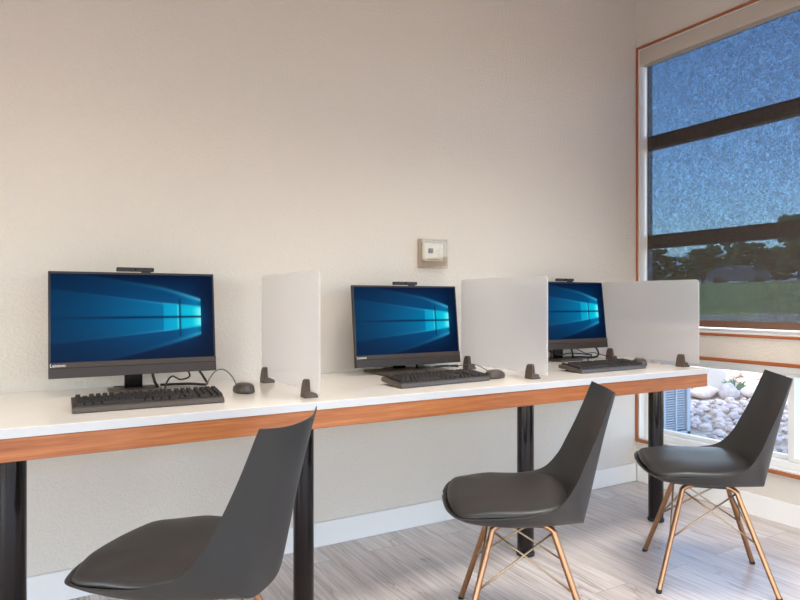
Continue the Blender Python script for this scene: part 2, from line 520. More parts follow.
# ------------------------------------------------------------------ dividers
def make_divider():
    e = empty('desk_divider', (0, 0, DZ))
    y0, y1 = -.293, .293
    z0, z1 = .022, .422
    # rounded corner sheet
    r = .02; pts = []
    for (cy, cz, a0) in ((y1 - r, z1 - r, 0), (y0 + r, z1 - r, 90), (y0 + .004, z0 + .004, 180), (y1 - .004, z0 + .004, 270)):
        rr = r if a0 < 180 else .004
        for k in range(7):
            a = math.radians(a0 + 15 * k)
            pts.append((cy + rr * math.cos(a), cz + rr * math.sin(a)))
    bm = bmesh.new()
    loops(bm, [[(-.003, p[0], p[1]) for p in pts], [(.003, p[0], p[1]) for p in pts]])
    obj('panel', bm, M['acrylic'], e)
    for fy in (-.205, .232):
        bm = bmesh.new()
        # base plate, two tapered cheeks with rounded tops gripping the sheet
        box(bm, -.024, .024, fy - .022, fy + .022, 0, .008, .002, 2)
        box(bm, -.0125, .0125, fy - .0205, fy + .0205, .007, .0215, .001, 1)
        for s, hgt in ((-1, 1.0), (1, .45)):
            prof = [(.0225, .006), (.0205, .030), (.018, .048), (.0155, .057), (.011, .0605)]
            rings = []
            for hw, z in prof:
                xo = .0034; xi = .0034 + hw * .85
                xs = sorted((s * xo, s * xi))
                rings.append([(xs[0], fy - hw, z * hgt), (xs[1], fy - hw * .82, z * hgt), (xs[1], fy + hw * .82, z * hgt), (xs[0], fy + hw, z * hgt)])
            loops(bm, rings)
        obj('clamp_foot', bm, M['foot'], e, True, sharp=35)
    return e
dv = make_divider()
DIV = [(.80, 2.192, 'frosted white divider panel standing between the first and second computers, over the uncovered desk leg'),
       (1.785, 2.20, 'frosted white divider panel standing beside the middle keyboard and dark mouse'),
       (2.7405, 2.196, 'frosted white divider panel at the desk end in front of the window')]
for i, (x, y, lb) in enumerate(DIV):
    o = dv if i == 0 else copy_tree(dv)
    o.location = (x, y, DZ); tag(o, lb, 'divider', 'frosted desk dividers')

# ------------------------------------------------------------------ computers
def lerp(a, b2, t): return tuple(a[i] + (b2[i] - a[i]) * t for i in range(3))
def sstep(a, b2, x):
    if a == b2: return 1.0 if x > a else 0.0
    t = max(0, min(1, (x - a) / (b2 - a))); return t * t * (3 - 2 * t)
def wallpaper(s, t):
    """Blue desktop picture with light shining through a four-pane window; s right, t down, 0..1. sRGB."""
    wl, wr, wc, bar = .672, .918, .778, .507
    c = lerp((1, 20, 48), (0, 58, 104), (.25 + .75 * sstep(0, .6, s)) * sstep(1.0, .8, s) * math.exp(-((t - .5) / .40) ** 2))
    c = lerp(c, (2, 15, 44), sstep(.0, .35, t - .72) * .5 + sstep(.12, 0, t) * .5)
    k = 0.0
    # wide outer fans from the window's right corners
    if s <= wr:
        d = wr - s
        tu = .285 - .62 * d + .22 * d * d if d < .25 else .285 - .62 * .25 + .22 * .0625 - .30 * (d - .25)
        tl = .725 + .58 * d - .2 * d * d
        ins = sstep(tu - .015, tu + .02, t) * sstep(tl + .02, tl - .015, t)
        fall = math.exp(-d / .42)
        c = lerp(c, (0, 96, 146), ins * (.10 + .55 * fall) * sstep(wr + .001, wr - .03, s))
        eu = math.exp(-((t - tu - .02) / .022) ** 2) * math.exp(-d / .16)
        el = math.exp(-((t - tl + .02) / .022) ** 2) * math.exp(-d / .13)
        c = lerp(c, (110, 215, 240), .75 * eu + .6 * el)
        # inner beam of the window itself
        d2 = max(0, wl - s)
        iu = .345 - .245 * d2; il = .668 + .185 * d2
        if s > wl:
            q = (s - wl) / (wr - wl)
            iu = .345 + .04 * q; il = .668 - .05 * q
        ins = sstep(iu - .02, iu + .02, t) * sstep(il + .02, il - .02, t)
        c = lerp(c, (0, 116, 160), ins * (.10 + .78 * math.exp(-d2 / .24)))
        lu = math.exp(-((t - iu) / .012) ** 2) * math.exp(-d2 / .22)
        ll = math.exp(-((t - il) / .012) ** 2) * math.exp(-d2 / .22)
        c = lerp(c, (90, 205, 230), .6 * (lu + ll) * (.6 if s < wl else .9))
        # panes
        if s > wl:
            q = (s - wl) / (wr - wl)
            c = lerp(c, lerp((0, 150, 196), (0, 208, 226), q), ins * .92)
            hot = sstep(.72, 1, q) * sstep(.36, .42, t) * sstep(.65, .59, t)
            c = lerp(c, (150, 248, 246), hot * .75)
            mid = sstep(tu, tu + .05, t) * sstep(tl, tl - .05, t) * (1 - ins) * sstep(.2, 1, q)
            c = lerp(c, (0, 150, 196), mid * .5)
            vb = math.exp(-((s - wc) / .007) ** 2) * sstep(.27, .3, t) * sstep(.76, .73, t)
            c = lerp(c, (0, 50, 92), vb * .85)
            vl = math.exp(-((s - wc + .012) / .005) ** 2) * ins
            c = lerp(c, (120, 235, 240), vl * .6)
        # horizontal bar and its long shadow
        hb = math.exp(-((t - bar) / .013) ** 2)
        c = lerp(c, (0, 20, 52), hb * (.85 if s > wl else .25 + .55 * sstep(0, .5, s)))
    else:
        g = math.exp(-(s - wr) / .03) * math.exp(-((t - .5) / .16) ** 2)
        c = lerp(c, (0, 66, 112), g * .8)
    return c

SW, SH = .527, .297
GX, GY = 224, 126
verts, faces, colr = [], [], []
for j in range(GY + 1):
    for i in range(GX + 1):
        verts.append((-SW / 2 + SW * i / GX, 0, -SH * j / GY))
        r, g, bb = wallpaper(i / GX, j / GY)
        colr += [*lin((r, g, bb)), 1.0]
for j in range(GY):
    for i in range(GX):
        a = j * (GX + 1) + i
        faces.append((a, a + GX + 1, a + GX + 2, a + 1))
sme = bpy.data.meshes.new('screen'); sme.from_pydata(verts, [], faces)
at = sme.color_attributes.new('picture', 'FLOAT_COLOR', 'POINT'); at.data.foreach_set('color', colr)
m = M['screen'] = mat('lit_screen', (2, 2, 3), .3, spec=.04)
nt, N, L, b = nodes(m)
an = add(nt, 'ShaderNodeAttribute'); an.attribute_name = 'picture'
L.new(an.outputs['Color'], b.inputs['Emission Color']); b.inputs['Emission Strength'].default_value = .85
sme.materials.append(m)

def text_bm(body, size, depth):
    cu = bpy.data.curves.new('t', 'FONT'); cu.body = body; cu.size = size; cu.extrude = depth
    cu.align_x = 'LEFT'; cu.resolution_u = 3
    o = bpy.data.objects.new('t', cu); COL.objects.link(o)
    me = bpy.data.meshes.new_from_object(o)
    bm = bmesh.new(); bm.from_mesh(me)
    bpy.data.objects.remove(o); bpy.data.curves.remove(cu); bpy.data.meshes.remove(me)
    return bm

def make_computer(low=False):
    e = empty('desktop_computer', (0, 0, DZ))
    BZ = .034 if low else .066
    W, H = .541, .357
    tilt = math.radians(-6.5)
    T = Matrix.Translation((0, -.098, BZ)) @ Matrix.Rotation(tilt, 4, 'X')    # bottom front edge of the panel
    def tp(nm, bm, mt, par=e, smooth=False, sharp=None):
        bmesh.ops.transform(bm, matrix=T, verts=bm.verts)
        return obj(nm, bm, mt, par, smooth, sharp=sharp)
    bm = bmesh.new()
    box(bm, -W / 2, W / 2, .0005, .016, 0, H, .002, 2)
    box(bm, -W / 2 + .05, W / 2 - .05, .0155, .05, .04, H - .07, .012, 3)
    tp('housing', bm, M['plastic'], smooth=True, sharp=30)
    s = bpy.data.objects.new('screen', sme); COL.objects.link(s); s.parent = e
    s.matrix_local = T @ Matrix.Translation((0, -.0003, H - .008))
    tag(s, 'lit blue desktop picture with a glowing four-pane window')
    tp('chin', boxbm(-W / 2, W / 2, -.003, .0004, .0335, .0515, .001, 1), M['chin'])
    tp('speaker_grille', boxbm(-W / 2, W / 2, -.003, .0004, 0, .0333, .0012, 1), M['grille'])
    bm = text_bm('Lenovo', .0155, .0004)
    bmesh.ops.transform(bm, matrix=Matrix.Translation((-W / 2 + .004, -.0034, .0375)) @ Matrix.Rotation(PI / 2, 4, 'X'), verts=bm.verts)
    tp('lettering', bm, M['letter'])
    bm = bmesh.new()
    box(bm, -.062, .062, .001, .017, H + .0045, H + .0185, .003, 2)
    box(bm, .02, .05, .003, .015, H - .001, H + .006)
    wc = tp('webcam', bm, M['plastic'], smooth=True, sharp=30)
    bm = bmesh.new()
    bmesh.ops.create_cone(bm, cap_ends=True, segments=16, radius1=.004, radius2=.004, depth=.002, matrix=Matrix.Translation((0, .0005, H + .0115)) @ Matrix.Rotation(PI / 2, 4, 'X'))
    tp('lens', bm, M['black_gloss'], wc)
    bm = bmesh.new()
    box(bm, -.03, .03, -.006, .012, .010, BZ + .134, .003, 2)
    box(bm, -.03, .03, -.036, -.004, BZ + .064, BZ + .134, .003, 2)
    obj('stand_pole', bm, M['black_gloss'], e, True, sharp=30)
    hw, fr = (.172, -.225) if low else (.085, -.10)
    obj('stand_base', boxbm(-hw, hw, fr, .03, 0, .011, .004, 2), M['plastic_grey'], e, True, sharp=30)
    cables = (('power_cord', [(.060, -.03, .12), (.058, -.035, .07), (.066, -.04, .03), (.075, -.02, .007), (.02, .045, .006), (-.06, .06, .006)], .0052),
                       ('signal_cable', [(.20, -.05, .11), (.215, -.06, .07), (.235, -.065, .035), (.25, -.03, .008), (.2, .03, .006), (.1, .055, .006)], .0046))
    for nm, pts, r in cables[:1 if low else 2]:
        obj(nm, tube(bmesh.new(), spline(pts, 6), r, 8), M['rubber'], e, True)
    return e
pc = make_computer()
PCS = [(.316, 2.462, 0, 'large desktop computer with lit blue screen at the near left end of the desk'),
       (1.462, 2.530, 0, 'desktop computer with lit blue screen below the thermostat'),
       (2.460, 2.545, 0, 'small-looking desktop computer between two frosted dividers near the window')]
for i, (x, y, r, lb) in enumerate(PCS):
    o = pc if i == 0 else (make_computer(True) if i == 1 else copy_tree(pc))
    o.location = (x, y, DZ); o.rotation_euler.z = math.radians(r); tag(o, lb, 'computer', 'desktop computers on the counter')

# ------------------------------------------------------------------ keyboards
def make_keyboard():
    e = empty('keyboard', (0, 0, DZ))
    W, D = .428, .142
    def top(y): return .017 + (y / D) * .013
    bm = bmesh.new()
    # wedge case, profile in y-z with sloped front lip
    prof = [(0.0, .003), (.004, .0145), (.014, .0175), (D - .006, top(D)), (D, top(D) - .004), (D, .014), (D - .02, .012), (.01, .0)]
    loops(bm, [[(-W / 2, p[0], p[1]) for p in prof], [(-W / 2 + .002, p[0], p[1] + 0) for p in prof], [(W / 2 - .002, p[0], p[1]) for p in prof], [(W / 2, p[0], p[1]) for p in prof]])
    obj('case', bm, M['plastic_grey'], e)
    bm = bmesh.new()
    rows = 6; pitch = .01868
    def keyrow(x0, widths, r):
        x = x0
        y0 = .020 + (rows - 1 - r) * .0186 + (.004 if r == 0 else 0)
        for w in widths:
            if w > 0:
                a, b2 = x + .0016, x + w * pitch - .0016
                za = top(y0) ; zb = top(y0 + .017)
                t = .0016
                lo = [(a, y0, za - .002), (b2, y0, za - .002), (b2, y0 + .0168, zb - .002), (a, y0 + .0168, zb - .002)]
                hi = [(a + t, y0 + t * .8, za + .0075), (b2 - t, y0 + t * .8, za + .0075), (b2 - t, y0 + .0168 - t, zb + .0085), (a + t, y0 + .0168 - t, zb + .0085)]
                loops(bm, [lo, hi], cap0=False)
            x += abs(w) * pitch
    X0 = -W / 2 + .009
    keyrow(X0, [1, -1, 1, 1, 1, 1, -.5, 1, 1, 1, 1, -.5, 1, 1, 1, 1, -.25, 1, 1, 1, -.25, 1, 1, 1, 1], 0)
    keyrow(X0, [1] * 13 + [2, -.25, 1, 1, 1, -.25, 1, 1, 1, 1], 1)
    keyrow(X0, [1.5] + [1] * 12 + [1.5, -.25, 1, 1, 1, -.25, 1, 1, 1, 1], 2)
    keyrow(X0, [1.75] + [1] * 11 + [2.25, -3.5, 1, 1, 1, 1], 3)
    keyrow(X0, [2.25] + [1] * 10 + [2.75, -1.25, 1, -1.25, 1, 1, 1, 1], 4)
    keyrow(X0, [1.25, 1.25, 1.25, 6.25, 1.25, 1.25, 1.25, 1.25, -.25, 1, 1, 1, -.25, 2, 1, 1], 5)
    obj('deck', boxbm(-W / 2 + .006, W / 2 - .006, .018, D - .006, .010, .0205), M['rubber'], e)
    obj('keycap_set', bm, M['key'], e)
    for s in (-1, 1):
        obj('flip_foot', boxbm(s * .17 - .012, s * .17 + .012, D - .024, D - .012, 0, .0135, .001, 1), M['plastic'], e)
    return e
kb = make_keyboard()
def cable(parent, pts, r=.0022, nm='cable', mt=None):
    base = parent.matrix_basis.inverted()
    bm = tube(bmesh.new(), [base @ Vector(p) for p in spline(pts, 8)], r, 8)
    return obj(nm, bm, mt or M['rubber'], parent, True)
KBS = [(.312, 2.020, -1.5, 'black keyboard in front of the big screen at the near end of the desk'),
       (1.380, 2.016, 4.0, 'black keyboard beneath the middle screen, angled towards the dark mouse'),
       (2.302, 2.018, 1.0, 'black keyboard in front of the farthest screen, close to the window')]
kbs = []
for i, (x, y, r, lb) in enumerate(KBS):
    o = kb if i == 0 else copy_tree(kb)
    o.location = (x, y, DZ); o.rotation_euler.z = math.radians(r); tag(o, lb, 'keyboard', 'keyboards on the counter'); kbs.append(o)
for o in kbs: o.matrix_basis = Matrix.Translation(o.location) @ Matrix.Rotation(o.rotation_euler.z, 4, 'Z')
cable(kbs[0], [(.37, 2.160, DZ + .022), (.39, 2.24, DZ + .045), (.42, 2.30, DZ + .06), (.46, 2.36, DZ + .04), (.50, 2.40, DZ + .05), (.47, 2.45, DZ + .10)], .003)
cable(kbs[1], [(1.40, 2.157, DZ + .022), (1.42, 2.24, DZ + .03), (1.50, 2.28, DZ + .035), (1.60, 2.28, DZ + .04), (1.665, 2.36, DZ + .022), (1.672, 2.45, DZ + .02), (1.672, 2.57, DZ + .004)], .0028)
cable(kbs[2], [(2.315, 2.158, DZ + .022), (2.36, 2.24, DZ + .03), (2.42, 2.27, DZ + .05), (2.47, 2.34, DZ + .045), (2.40, 2.40, DZ + .05), (2.37, 2.44, DZ + .04), (2.34, 2.50, DZ + .06)], .003)

# ------------------------------------------------------------------ mice
def make_mouse():
    e = empty('computer_mouse', (0, 0, DZ))
    bm = bmesh.new()
    rings = []
    for z, s in ((0.001, .93), (.004, 1.0), (.012, 1.0), (.020, .95), (.027, .84), (.032, .66), (.035, .42), (.036, .18)):
        ring = []
        for k in range(28):
            a = 2 * PI * k / 28
            x = .031 * s * math.copysign(abs(math.cos(a)) ** .85, math.cos(a))
            y = .054 * s * math.copysign(abs(math.sin(a)) ** .9, math.sin(a))
            ring.append((x * (1 + .05 * (y < 0)), y - (.006 if z > .02 else 0), z))
        rings.append(ring)
    loops(bm, rings)
    obj('body', bm, M['plastic_grey'], e, True, sharp=50)
    bm = bmesh.new()
    bmesh.ops.create_cone(bm, cap_ends=True, segments=18, radius1=.009, radius2=.009, depth=.006, matrix=Matrix.Translation((0, .028, .023)) @ Matrix.Rotation(PI / 2, 4, 'Y'))
    obj('scroll_wheel', bm, M['rubber'], e, True, sharp=40)
    return e
ms = make_mouse()
MSS = [(.642, 2.205, 8, 'rounded brown-black mouse lying alone beside the near keyboard with a cable arching behind it'),
       (1.664, 2.088, -72, 'dark mouse at the right end of the middle keyboard, by the central divider'),
       (2.606, 2.135, -35, 'black mouse touching the end of the keyboard nearest the window')]
mice = []
for i, (x, y, r, lb) in enumerate(MSS):
    o = ms if i == 0 else copy_tree(ms)
    o.location = (x, y, DZ); tag(o, lb, 'mouse', 'computer mice on the counter')
    o.matrix_basis = Matrix.Translation(o.location) @ Matrix.Rotation(math.radians(r), 4, 'Z'); mice.append(o)
M['cable_grey'] = mat('grey_cable', (96, 88, 84), .5)
cable(mice[0], [(.634, 2.257, DZ + .014), (.622, 2.277, DZ + .048), (.596, 2.288, DZ + .074), (.566, 2.294, DZ + .070), (.544, 2.302, DZ + .038), (.530, 2.318, DZ + .006), (.518, 2.35, DZ + .003)], .0024, mt=M['cable_grey'])
cable(mice[1], [(1.714, 2.104, DZ + .014), (1.742, 2.13, DZ + .008), (1.750, 2.22, DZ + .004), (1.745, 2.33, DZ + .03), (1.725, 2.42, DZ + .02), (1.72, 2.5, DZ + .006), (1.70, 2.58, DZ + .003)], .002, mt=M['cable_grey'])
cable(mice[2], [(2.637, 2.178, DZ + .014), (2.66, 2.215, DZ + .008), (2.65, 2.27, DZ + .006), (2.60, 2.33, DZ + .03), (2.575, 2.40, DZ + .045), (2.565, 2.45, DZ + .04), (2.55, 2.50, DZ + .06)], .002)

# ------------------------------------------------------------------ thermostat
th = tag(empty('thermostat', (1.676, YB, 1.236)), 'small white thermostat in a clear square guard on the wall above the middle computer', 'thermostat')
bm = bmesh.new()
w2_, hh, dd, t = .075, .141, .042, .004
box(bm, -w2_, -w2_ + t, -dd, 0, 0, hh); box(bm, w2_ - t, w2_, -dd, 0, 0, hh)
box(bm, -w2_ + t, w2_ - t, -dd, 0, 0, t); box(bm, -w2_ + t, w2_ - t, -dd, 0, hh - t, hh)
box(bm, -w2_ + t, w2_ - t, -dd, -dd + t, t, hh - t)
obj('guard', bm, M['cover'], th)
obj('backplate', boxbm(-.069, .069, -.006, -.0005, .006, .135, .002, 1), M['header'], th)
bd = obj('body', boxbm(-.054, .054, -.034, -.0062, .034, .122, .005, 2), M['therm'], th, True, sharp=30)
obj('display', boxbm(-.034, -.006, -.0352, -.0335, .072, .096, .0005, 1), M['lcd'], bd)
for bx, bz, ww, hh2 in ((.028, .088, .006, .006), (.028, .070, .006, .006), (.012, .080, .003, .003), (-.032, .044, .01, .005), (-.016, .044, .01, .005), (.002, .044, .014, .005), (.022, .044, .01, .005)):
    obj('button', boxbm(bx - ww / 2, bx + ww / 2, -.0352, -.0335, bz - hh2 / 2, bz + hh2 / 2), M['button'], bd)

# ------------------------------------------------------------------ chairs
RIM = [(.263, .022, .444), (.255, .100, .442), (.238, .170, .438), (.202, .220, .436), (.112, .236, .442), (.000, .236, .455), (-.084, .217, .480),
       (-.133, .194, .537), (-.164, .180, .600), (-.204, .168, .690), (-.247, .156, .802)]
OUT_A = [(.2655, .439), (.244, .427), (.218, .410), (.172, .395), (.090, .386), (-.012, .381), (-.106, .376), (-.180, .376)]
OUT_B = [(-.180, .376), (-.210, .500), (-.243, .640), (-.281, .791)]
INN = [(.2628, .444), (.244, .434), (.218, .422), (.172, .413), (.090, .407), (-.012, .404), (-.104, .408), (-.163, .438), (-.199, .530), (-.237, .655), (-.277, .791)]
def make_chair():
    e = empty('shell_chair')
    n = 6
    rim = spline(RIM, n)
    oa = spline([(x, 0, z) for x, z in OUT_A], n)
    ob = spline([(x, 0, z) for x, z in OUT_B], n)
    outs = oa + ob[1:]
    inn = spline([(x, 0, z) for x, z in INN], n)
    S = len(rim); Q = 22
    bm = bmesh.new()
    def cross(sp, rm, p, off):
        row = []
        for k in range(-Q, Q + 1):
            q = abs(k) / Q; sg = 1 if k >= 0 else -1
            y = rm.y * q
            f = q ** p
            row.append((sp.x + (rm.x - sp.x) * f + off * f * sstep(.12, .24, rm.x), sg * (y + off * q * min(1, rm.y / .12)), sp.z + (rm.z - sp.z) * f))
        return row
    def grid(spine, p_of, off, dz):
        rows = []
        for i in range(S):
            r2 = rim[i] + Vector((0, 0, dz))
            rows.append([bm.verts.new(c) for c in cross(spine[i], r2, p_of(i / (S - 1)), off)])
        for i in range(S - 1):
            for k in range(2 * Q):
                bm.faces.new((rows[i][k], rows[i][k + 1], rows[i + 1][k + 1], rows[i + 1][k]))
        return rows
    ri = grid(inn, lambda t: 4.6 if t < .5 else max(2.4, 4.6 - (t - .5) * 9), 0.0, 0.0)
    ro = grid(outs, lambda t: 5.0 - 2.0 * sstep(.4, .62, t) - .7 * sstep(.7, .95, t), .0045, -.002)
    # close along the rim, front and top edge
    for i in range(S - 1):
        for k in (0, 2 * Q):
            bm.faces.new((ri[i][k], ri[i + 1][k], ro[i + 1][k], ro[i][k]))
    for k in range(2 * Q):
        for i in (0, S - 1):
            bm.faces.new((ri[i][k], ri[i][k + 1], ro[i][k + 1], ro[i][k]))
    obj('shell', bm, M['shell'], e, True, sharp=38)
    # padded seat
    half = [(.252, .0), (.247, .080), (.231, .162), (.198, .213), (.110, .227), (.0, .223), (-.062, .205), (-.100, .176), (-.122, .120), (-.132, .06), (-.135, .0)]
    hp = spline([(x, y, 0) for x, y in half], 4)
    out = [(p.x, p.y) for p in hp] + [(p.x, -p.y) for p in reversed(hp[1:-1])]
    cx = .04
    bm = bmesh.new()
    rings = []
    for z, s in ((.4405, .972), (.4425, .992), (.447, 1.0), (.453, .994), (.4585, .978), (.463, .945), (.4665, .88), (.4685, .74), (.469, .5), (.469, .28), (.4685, .1)):
        ring = []
        for x, y in out:
            px = cx + (x - cx) * s; py = y * s
            lift = .012 * sstep(.06, -.15, px) - .010 * sstep(.10, .2, px) * sstep(.10, .2, abs(py)) - .004 * sstep(.12, .2, abs(py))
            ring.append((px, py, z + lift))
        rings.append(ring)
    loops(bm, rings)
    obj('seat_pad', bm, M['pad'], e, True, sharp=60)
    # legs
    tops = {}; mids = {}
    for fx, fy, tx, ty in ((.205, .2, .105, .085), (.205, -.2, .105, -.085), (-.203, .170, -.085, .085), (-.203, -.170, -.085, -.085)):
        tp = Vector((tx, ty, .358)); ft = Vector((fx, fy, .010))
        inn_ = Vector((tx * .5, ty * .78, .376))
        pts = [inn_, inn_.lerp(tp, .6) + Vector((0, 0, .004)), tp, tp.lerp(ft, .06), tp.lerp(ft, .5), ft]
        lg = obj('leg', tube(bmesh.new(), spline(pts, 4), .0098, 12), M['copper'], e, True, sharp=50)
        d = (ft - tp).normalized()
        cp = tube(bmesh.new(), [ft - d * .002, ft + d * .008, Vector((fx, fy, 0)) + d * .0005], [.0108, .0108, .0095], 12)
        obj('foot_cap', cp, M['rubber'], lg, True, sharp=50)
        tops[(fx > 0, fy > 0)] = tp + Vector((0, 0, -.004)); mids[(fx > 0, fy > 0)] = tp.lerp(ft, .50)
    for a, b2 in (((True, True), (True, False)), ((False, True), (False, False)), ((True, True), (False, True)), ((True, False), (False, False))):
        for p, q in ((a, b2), (b2, a)):
            s = mids[p]; t2 = tops[q]
            off = (Vector((s.y - t2.y, t2.x - s.x, 0)).normalized()) * .0035
            obj('brace', tube(bmesh.new(), [s + off, t2 + off], .0034, 8), M['wire'], e, True)
    obj('mount_plate', boxbm(-.07, .07, -.08, .08, .366, .3795, .002, 1), M['rubber'], e)
    return e
ch = make_chair()
CHS = [(.371, 1.647, 134.3, 'big grey padded shell chair in front of the near left computer, its back towards us'),
       (1.396, 1.602, 144, 'grey padded shell chair on copper legs in front of the middle computer'),
       (2.296, 1.558, 135.7, 'grey padded shell chair on copper legs standing before the low window')]
for i, (x, y, r, lb) in enumerate(CHS):
    o = ch if i == 0 else copy_tree(ch)
    o.location = (x, y, 0); o.rotation_euler.z = math.radians(r); tag(o, lb, 'chair', 'shell chairs at the counter')

# ------------------------------------------------------------------ outdoors
def gh(x):
    """ground height against distance out from the building"""
    P = [(3.3, -.06), (4.4, 0.0), (7.2, .26), (14, .69), (40, 2.2), (60, 2.35), (260, 2.6)]
    for (a, za), (b2, zb) in zip(P, P[1:]):
        if x <= b2: return za + (zb - za) * (x - a) / (b2 - a)
    return P[-1][1]
def strip(x0, x1, y0, y1, nx, ny, amp=0.0, top=0.0):
    bm = bmesh.new()
    rows = []
    for i in range(nx + 1):
        x = x0 + (x1 - x0) * i / nx
        rows.append([bm.verts.new((x, y0 + (y1 - y0) * j / ny, gh(x) + top + amp * noise.noise((x * .35, (y0 + (y1 - y0) * j / ny) * .35, 0)))) for j in range(ny + 1)])
    for i in range(nx):
        for j in range(ny):
            bm.faces.new((rows[i][j], rows[i + 1][j], rows[i + 1][j + 1], rows[i][j + 1]))
    low = bmesh.ops.extrude_face_region(bm, geom=list(bm.faces))
    bmesh.ops.translate(bm, vec=(0, 0, -.4), verts=[g for g in low['geom'] if isinstance(g, bmesh.types.BMVert)])
    return bm
struct('ground', strip(XR + TH + .001, 15.6, -14, 26, 30, 40), M['ground'], smooth=True)
struct('field', boxbm(-60, XR + TH, -90, -14, -.5, -.1), M['ground'])
struct('added_front_ground', boxbm(-30, XR + TH, -14, YF - TH - .001, -.3, -.03), M['low_bounce_ground'])  # unseen ground added outside the front opening for its bounced light
struct('path', boxbm(-30, XL - TH - .001, YF - TH, 12, -.3, -.03), M['low_bounce_ground'])
struct('lawn', strip(14.6, 44, -30, 70, 30, 60, .12, .01), M['lawn'], smooth=True)
struct('land', strip(43.5, 260, -200, 330, 20, 20, 0, -.02), M['lawn'], smooth=True)

def rock_bm(seed, sx, sy, sz, sub=2):
    bm = bmesh.new()
    bmesh.ops.create_icosphere(bm, subdivisions=sub, radius=1)
    o = Vector((seed * 3.7, seed * 1.3, seed * 7.1))
    for v in bm.verts:
        n = noise.noise(v.co * 1.1 + o) * .34 + noise.noise(v.co * 2.6 + o) * .13
        v.co *= 1 + n
        v.co.x *= sx; v.co.y *= sy; v.co.z *= sz
    return bm
variants = []
rr = random.Random(3)
RL = 'rounded pinkish grey rock in the rubble bed outside the low window'
for k in range(8):
    o = obj('garden_rock', rock_bm(k + 1, .056 * rr.uniform(.8, 1.2), .047 * rr.uniform(.8, 1.2), .038 * rr.uniform(.85, 1.2)), M['rock'], None, False)
    tag(o, RL, 'rock', 'rocks outside the low window'); variants.append(o)
BOULD = [(5.75, 3.93, .16, .11, .075, 'long flat tan boulder at the top of the rubble bed, beside the grey louvred unit'),
         (5.85, 3.74, .10, .09, .085, 'rounded grey boulder beside the green plant outside the low window'),
         (5.98, 3.60, .10, .08, .08, 'grey boulder next to the grey chair back, below the pink boulder'),
         (6.75, 4.28, .10, .10, .09, 'pink boulder up the slope behind the green plant'),
         (6.85, 4.08, .13, .11, .11, 'large sunlit pink boulder up the slope close to the chair back')]
keep_out = [(x, y, max(a, c) * 1.25) for x, y, a, c, d, lb in BOULD] + [(6.30, 4.18, .22), (6.15, 3.87, .10)]
spots = []
tries = 0
while tries < 40000 and len(spots) < 298:
    tries += 1
    x = 4.2 + 2.7 * rr.random() ** .9
    y = x * rr.uniform(.565, .735)
    s = rr.uniform(.5, 1.0) * (1 + .10 * (x - 4.2))
    if 3.7 < x < 4.72 and y > 3.1: continue
    if any((x - a) ** 2 + (y - c) ** 2 < (q + .066 * s) ** 2 for a, c, q in keep_out): continue
    if all((x - a) ** 2 + (y - c) ** 2 > (.060 * (s + t)) ** 2 for a, c, t in spots):
        spots.append((x, y, s))
for i, (x, y, s) in enumerate(spots):
    o = variants[i] if i < 8 else variants[rr.randrange(8)].copy()
    if i >= 8: COL.objects.link(o)
    o.location = (x, y, gh(x) + .02 * s); o.scale = (s, s, s)
    o.rotation_euler = (rr.uniform(-.12, .12), rr.uniform(-.12, .12), rr.uniform(0, 6.28))
# the rest of the rubble bed, between the larger rocks
bm = bmesh.new()
pro = [rock_bm(20 + k, .036, .031, .027, 1) for k in range(4)]
solid = keep_out + [(x, y, .066 * s) for x, y, s in spots]
made = 0
for i in range(34000):
    x = 3.5 + 5.0 * rr.random(); y = x * rr.uniform(.3, 1.0)
    if 3.7 < x < 4.75 and 3.1 < y < 4.15: continue
    s = rr.uniform(.5, 1.25)
    if any((x - a) ** 2 + (y - c) ** 2 < (q + .038 * s) ** 2 for a, c, q in solid): continue
    p = pro[i % 4]; made += 1
    mtx = Matrix.Translation((x, y, gh(x) + .006)) @ Matrix.Rotation(rr.uniform(0, 6.28), 4, 'Z') @ Matrix.Scale(s, 4)
    mp_ = {}
    for v in p.verts: mp_[v] = bm.verts.new(mtx @ v.co)
    for f in p.faces: bm.faces.new([mp_[v] for v in f.verts])
    if made > 6500: break
for p in pro: p.free()
tag(obj('gravel', bm, M['gravel'], None, False), 'bed of small pinkish grey rubble between the larger rocks outside', 'gravel', kind='stuff')

for i, (x, y, a, c, d, lb) in enumerate(BOULD):
    o = obj('boulder', rock_bm(40 + i, a, c, d, 3), M['rock'], None, True)
    o.location = (x, y, gh(x) + d * .55); tag(o, lb, 'boulder', 'boulders at the top of the rubble bed')
o = obj('concrete_block', boxbm(-.12, .12, -.11, .11, -.05, .20, .012, 2), M['concrete'])
o.location = (6.30, 4.18, gh(6.30)); o.rotation_euler.z = .5
tag(o, 'pale concrete block at the top of the rubble bed just past the desk corner', 'concrete block')

pl = tag(empty('desert_plant', (6.15, 3.87, gh(6.15))), 'small green spiky plant among the rocks outside the low window', 'plant')
for k in range(26):
    a = rr.uniform(0, 6.28); e_ = rr.uniform(.3, 1.2); ln = rr.uniform(.10, .17)
    d = Vector((math.cos(a) * math.cos(e_), math.sin(a) * math.cos(e_), math.sin(e_)))
    obj('leaf', tube(bmesh.new(), [Vector((0, 0, .01)) + d * .01, d * ln * .5 + Vector((0, 0, .01)), d * ln], [.004, .010, .002], 6), M['desert_leaf'], pl, True)

